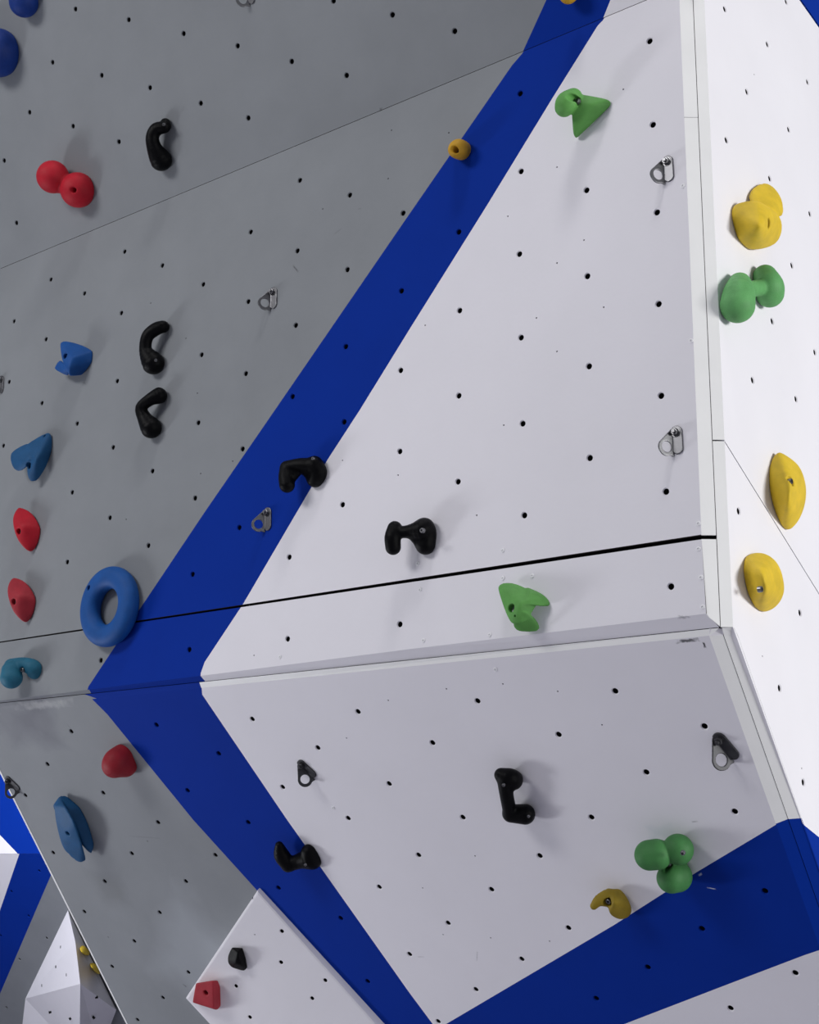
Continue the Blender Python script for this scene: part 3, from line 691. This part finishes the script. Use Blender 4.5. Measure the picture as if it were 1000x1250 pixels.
# ---- band
hold('climbing_hold', P_main, (641, 741), [('h', [(606, 716, .03), (612, 709, .015), (628, 711, 0), (648, 717, 0), (660, 730, .015), (652, 748, .03), (640, 762, .045), (624, 764, .05), (616, 745, .05), (635, 735, .06), (630, 750, .06)], .002), ('h', [(643, 716, 0), (663, 725, 0), (671, 732, 0), (676, 740, 0), (673, 744, .008), (655, 742, .035), (640, 738, .05), (648, 724, .03)], .0016), ('h', [(628, 752, .05), (622, 763, .045), (631, 772, .035), (660, 774, .003), (663, 767, .003), (652, 752, .025), (640, 745, .055)], .002)], C_green, 'green claw-shaped hold on the white band', G, k=.003, holes=[(623.5, 742, .055, .009)], pocks=[(635, 756, .054, .0032), (629.5, 752, .055, .0028)])
hold('climbing_hold', P_main, (25, 824), [('c', [(14, 819, .045, 12), (14, 827, .045, 13.5)]), ('c', [(14, 813, .03, 9), (28, 811, .025, 8.5), (40, 815, .015, 10), (42, 820, .008, 9)])], C_teal, 'teal two-lobed hold on the band at the left edge', G, holes=[(21, 817, .055, .0085)])
# ---- undercut sheet
hold('climbing_hold', P_low, (147, 930), [('c', [(149, 923, .01, 14.5), (143, 930, .03, 17), (140, 934, .035, 15.5)]), ('c', [(153, 934, .012, 14.5)])], C_redd, 'round red hold beside the blue stripe below the band', G, k=.01)
hold('climbing_hold', P_low, (92, 1010), [('h', [(65, 984, .045), (68, 1000, .055), (71, 1021, .055), (76, 1038, .055), (87, 1050, .05), (97, 1054, .045), (106, 1051, .03), (100, 1030, .055), (91, 1002, .055), (80, 985, .045), (75, 975, .02), (82, 1015, .065)], .0022), ('h', [(63, 984, .04), (73, 970, .015), (81, 970, 0), (98, 985, 0), (109, 1007, 0), (116, 1031, 0), (112, 1043, .005), (105, 1037, .028), (92, 1005, .032), (75, 985, .04), (72, 1000, .03)], .0022)], C_bluegrey, 'long blue hold with a stepped edge on the grey undercut', G, k=.0015, holes=[(81, 1019, .066, .007)])
hold('climbing_hold', P_low, (630, 972), [('c', [(612, 946, .035, 8.5), (622, 950, .03, 12), (626, 952, .02, 12.5)]), ('c', [(617, 953, .035, 10), (618.5, 970, .04, 8.5), (622, 988, .035, 8.5)]), ('c', [(624, 993, .03, 11), (641, 994, .02, 12.5)])], C_blk, 'black hook hold in the middle of the lower white panel', GK, bolts=[(615.5, 957.5, .055, .6), (646, 996, .038, .5)])
hold('climbing_hold', P_low, (366, 1046), [('c', [(341, 1032, .035, 5), (344, 1044, .035, 9.5), (352, 1055, .035, 9)]), ('c', [(352, 1056, .035, 8), (366, 1051, .02, 9.5), (378, 1048, .01, 12.5)]), ('c', [(377, 1040, .008, 9.5), (382, 1050, .005, 11)])], C_blk, 'black two-lobed hold across the edge of the lower blue stripe', GK, bolts=[(373.5, 1055, .036, .6)])
hold('climbing_hold', P_low, (750, 1104), [('h', [(746, 1084, .02), (757, 1082, 0), (767, 1095, 0), (774, 1113, 0), (768, 1125, .008), (757, 1127, .03), (744, 1117, .05), (739, 1098, .04), (752, 1102, .055)], .0028), ('c', [(725, 1106, .055, 4.5), (732, 1099, .045, 7), (744, 1096, .03, 11)])], C_olive, 'dull yellow nosed hold above the lower right blue area', G, k=.004, holes=[(739, 1106, .06, .0095)])
hold('climbing_hold', P_low, (815, 1055), [('c', [(793, 1044, .065, 18), (802, 1043, .06, 18.2)]), ('c', [(828, 1037, .035, 18.5)]), ('c', [(820, 1072, .045, 18), (826, 1070, .03, 19)]), ('c', [(812, 1048, .03, 12), (826, 1057, .015, 13)])], C_gr3, 'green hold of three joined balls above the lower right blue area', G, k=.003, holes=[(812, 1061, .06, .008)], bolts=[(834.5, 1040, .072, .8)], pocks=[(791, 1043, .118, .005)])
# ---- right wall
hold('climbing_hold', P_right, (926, 262), [('h', [(893, 248, 0), (892, 263, 0), (900, 292, 0), (914, 307, 0), (935, 304, .02), (951, 298, .025), (957, 284, .04), (957, 268, .05), (945, 256, .06), (925, 243, .045), (908, 244, .02), (930, 275, .075)], .0035), ('h', [(909, 245, 0), (914, 228, 0), (922, 219, 0), (935, 218, .005), (949, 228, .03), (958, 246, .045), (958, 268, .05), (940, 262, .055), (918, 250, .01)], .0035)], C_yel, 'yellow two-part hold, uppermost on the bright side wall', G, k=.003, holes=[(943, 271, .07, .0105)], pocks=[(930, 291, .05, .003), (934, 287, .052, .0025)])
hold('climbing_hold', P_right, (915, 358), [('c', [(903, 347, .02, 14), (902, 360, .03, 19), (900.5, 373, .03, 20.5)]), ('c', [(934, 338, .02, 15), (939, 350, .03, 18), (940, 358, .025, 17.5)]), ('c', [(905, 355, .02, 10), (935, 350, .02, 10)])], C_gr2, 'pale green hold of two lobes below the two-part yellow hold', G, k=.004, holes=[(922, 357, .055, .0075)], pocks=[(907, 378, .083, .003)])
hold('climbing_hold', P_right, (962, 598), [('h', [(943, 553, 0), (938, 571, 0), (938, 592, 0), (944, 620, 0), (954, 643, 0), (962, 651, 0), (949, 546, .008), (962, 553, .02), (975, 564, .035), (985, 584, .04), (988, 602, .04), (984, 620, .033), (975, 641, .015), (966, 590, .06), (964, 615, .055)], .0035)], C_yel, 'yellow lens-shaped hold on the diagonal joint of the side wall', G, holes=[(975, 586, .066, .0105)], pocks=[(964, 634, .043, .003)])
hold('climbing_hold', P_right, (933, 711), [('h', [(909, 679, 0), (906.5, 698, 0), (911, 722, 0), (921, 742, 0), (931, 750, 0), (918, 672, 0), (934, 673, .015), (949, 684, .035), (958, 702, .045), (960, 718, .045), (957, 732, .03), (945, 746, .01), (932, 700, .06), (936, 722, .058)], .0035)], C_yel, 'yellow egg-shaped hold, lowest on the side wall', G, holes=[(939, 718, .066, .0115)])
# ---- on the volumes
hold('climbing_hold', P_vol, (290, 1171), [('h', [(277, 1167, .01), (283, 1156, .01), (297, 1157, .005), (300, 1168, 0), (303, 1181, 0), (298, 1186, .005), (283, 1181, .015), (278, 1176, .012), (290, 1163, .028), (287, 1176, .03), (295, 1178, .022)], .0012)], C_blk, 'small faceted black hold on the white wedge volume', G, k=.001)
hold('climbing_hold', P_vol, (254, 1214), [('h', [(239.5, 1200, .03), (260, 1197, .035), (261, 1231, .035), (264, 1233, .02), (235, 1224, .03), (266, 1196.5, .012), (269, 1204, 0), (270, 1227, 0), (266, 1232, 0), (240, 1202, 0), (238, 1222, 0)], .0009)], C_redf, 'square red hold on the left tip of the white wedge volume', G, k=.001, holes=[(250.5, 1213, .036, .0075)])
nn_pl = Plane(V5[7], np.cross((0, 0, 1.), -np.cross(V5[2] - V5[7], V5[3] - V5[7])), (0, 0, 1.))
_, nn = tri_hit(105, 1170, [V5[0], V5[7], V5[3]])
u_ = np.cross((0, 0, 1.), nn); u_ /= np.linalg.norm(u_)
P_fv = Plane(V5[7], u_, np.cross(nn, u_))
hold('climbing_hold', P_fv, (102, 1163), [('h', [(96, 1157, .0), (101, 1153, .0), (104, 1156, .02), (110, 1169, .02), (104, 1168, .05), (98, 1163, .045), (112, 1163, 0)], .003)], C_yel, 'small yellow hold on the distant faceted volume, upper of two', G, cell=.004)
hold('climbing_hold', P_fv, (116, 1184), [('h', [(108, 1175, .0), (113, 1174, .0), (116, 1178, .03), (123, 1191, .02), (118, 1190, .05), (111, 1180, .045), (125, 1183, 0)], .003)], C_yel, 'small yellow hold on the distant faceted volume, lower of two', G, cell=.004)

# ------------------------------------------------------------------ bolt hangers
def hanger_mesh():
    def outline(u, v):                 # rounded head at the bolt, wide eye below
        P = np.stack([u, v, 0 * u], 1)
        d = d_chain(P, [(0, 0, 0, 0.0135), (0.0, -0.030, 0, 0.0185)])
        return d
    A = math.radians(62)
    def f(P):
        u, v, n_ = P[:, 0], P[:, 1], P[:, 2]
        th = 0.0017
        eye = np.hypot((u + 0.017) / 1.0, (v + 0.030) / 1.25) - 0.0
        tab = np.maximum(d_chain(np.stack([u, v, 0 * u], 1), [(0, 0, 0, .0135), (0.003, -0.034, 0, .0115)]), np.abs(n_ - th) - th)
        tab = np.maximum(tab, -(u + 0.008))
        # wing bent outward along a vertical fold at u = -0.008
        uu, nnn = u + 0.008, n_ - th
        ur = uu * math.cos(A) - nnn * math.sin(A) * 1.0
        ur = -( -uu * math.cos(A) + nnn * math.sin(A)); nr = uu * math.sin(A) + nnn * math.cos(A)
        wing = d_chain(np.stack([ur, v, 0 * u], 1), [(0.003, -0.002, 0, .0115), (-0.016, -0.031, 0, .0180), (0.0, -0.040, 0, .009)])
        wing = np.maximum(wing, np.abs(nr) - th)
        wing = np.maximum(wing, ur - 0.001)
        hole = np.maximum(np.hypot(ur + 0.0155, (v + 0.0300)) - 0.0115, np.abs(nr) - 0.006)
        wing = np.maximum(wing, -hole)
        # lip folded back along the foot
        return smin(tab, wing, 0.0015)
    V, F = surface_nets(f, (-0.036, -0.062, -0.002), (0.022, 0.020, 0.042), 0.00095)
    me = bpy.data.meshes.new('plate'); me.from_pydata(V.tolist(), [], F.tolist()); me.materials.append(M_steel)
    me.polygons.foreach_set('use_smooth', [True] * len(me.polygons)); me.update(); return me
me_plate = hanger_mesh()
me_wash = shared('washer', *lathe([(0.0098, 0.0034), (0.0098, 0.0048), (0.005, 0.0048)], 20, True), M_bolt)
vs, fs = lathe([(0.0078, 0.0048), (0.0078, 0.0100), (0.0068, 0.0112)], 6, True)
v2, f2 = lathe([(0.0042, 0.0112), (0.0042, 0.0150), (0.0035, 0.0158)], 12, True)
me_hex = shared('bolt', vs + v2, fs + [tuple(i + len(vs) for i in f_) for f_ in f2], M_bolt)
def hanger(pl, px, py, rot, label, first=[None], mirror=False, s=1.0):
    p = pl.hit(px, py)[0]; mw = frame(pl, p, math.radians(rot)) @ Matrix.Scale(s, 4)
    if mirror: mw = mw @ Matrix.Scale(-1, 4, (1, 0, 0))
    if first[0] is None:
        o = empty('bolt_hanger'); part('plate', me_plate, o, Matrix.Identity(4)); part('washer', me_wash, o, Matrix.Identity(4)); part('bolt', me_hex, o, Matrix.Identity(4)); first[0] = o
    else:
        src = first[0]; o = src.copy(); COL.objects.link(o)
        for ch in list(src.children):
            c = ch.copy(); COL.objects.link(c); c.parent = o
    if pl is P_low:                       # the hangers on the undercut sheet get a darker metal colour
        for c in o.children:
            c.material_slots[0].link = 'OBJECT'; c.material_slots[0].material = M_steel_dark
    o.matrix_world = mw
    tag(o, label, 'bolt hanger', 'steel bolt hangers on the wall'); return o
hanger(P_main, 815, 198, 0, 'steel bolt hanger near the corner, right of the top green hold')
hanger(P_main, 826, 528, 0, 'shiny steel bolt hanger near the corner just above the seam')
hanger(P_main, 334, 357, 0, 'worn steel bolt hanger on the grey panel left of the blue stripe')
hanger(P_main, 327, 626, 0, 'steel bolt hanger on the blue stripe below the black hold')
hanger(P_main, 2, 464, 0, 'steel bolt hanger cut by the left edge of the photo')
hanger(P_top, 303, -16, 0, 'steel bolt hanger cut by the top edge of the photo')
hanger(P_low, 369, 933, 34, 'dark steel bolt hanger at the left of the lower white panel')
hanger(P_low, 879, 902, 22, 'dark steel bolt hanger near the lower right corner strip', s=1.12)
hanger(P_low, 11, 952, 34, 'steel bolt hanger at the far left edge of the grey undercut')
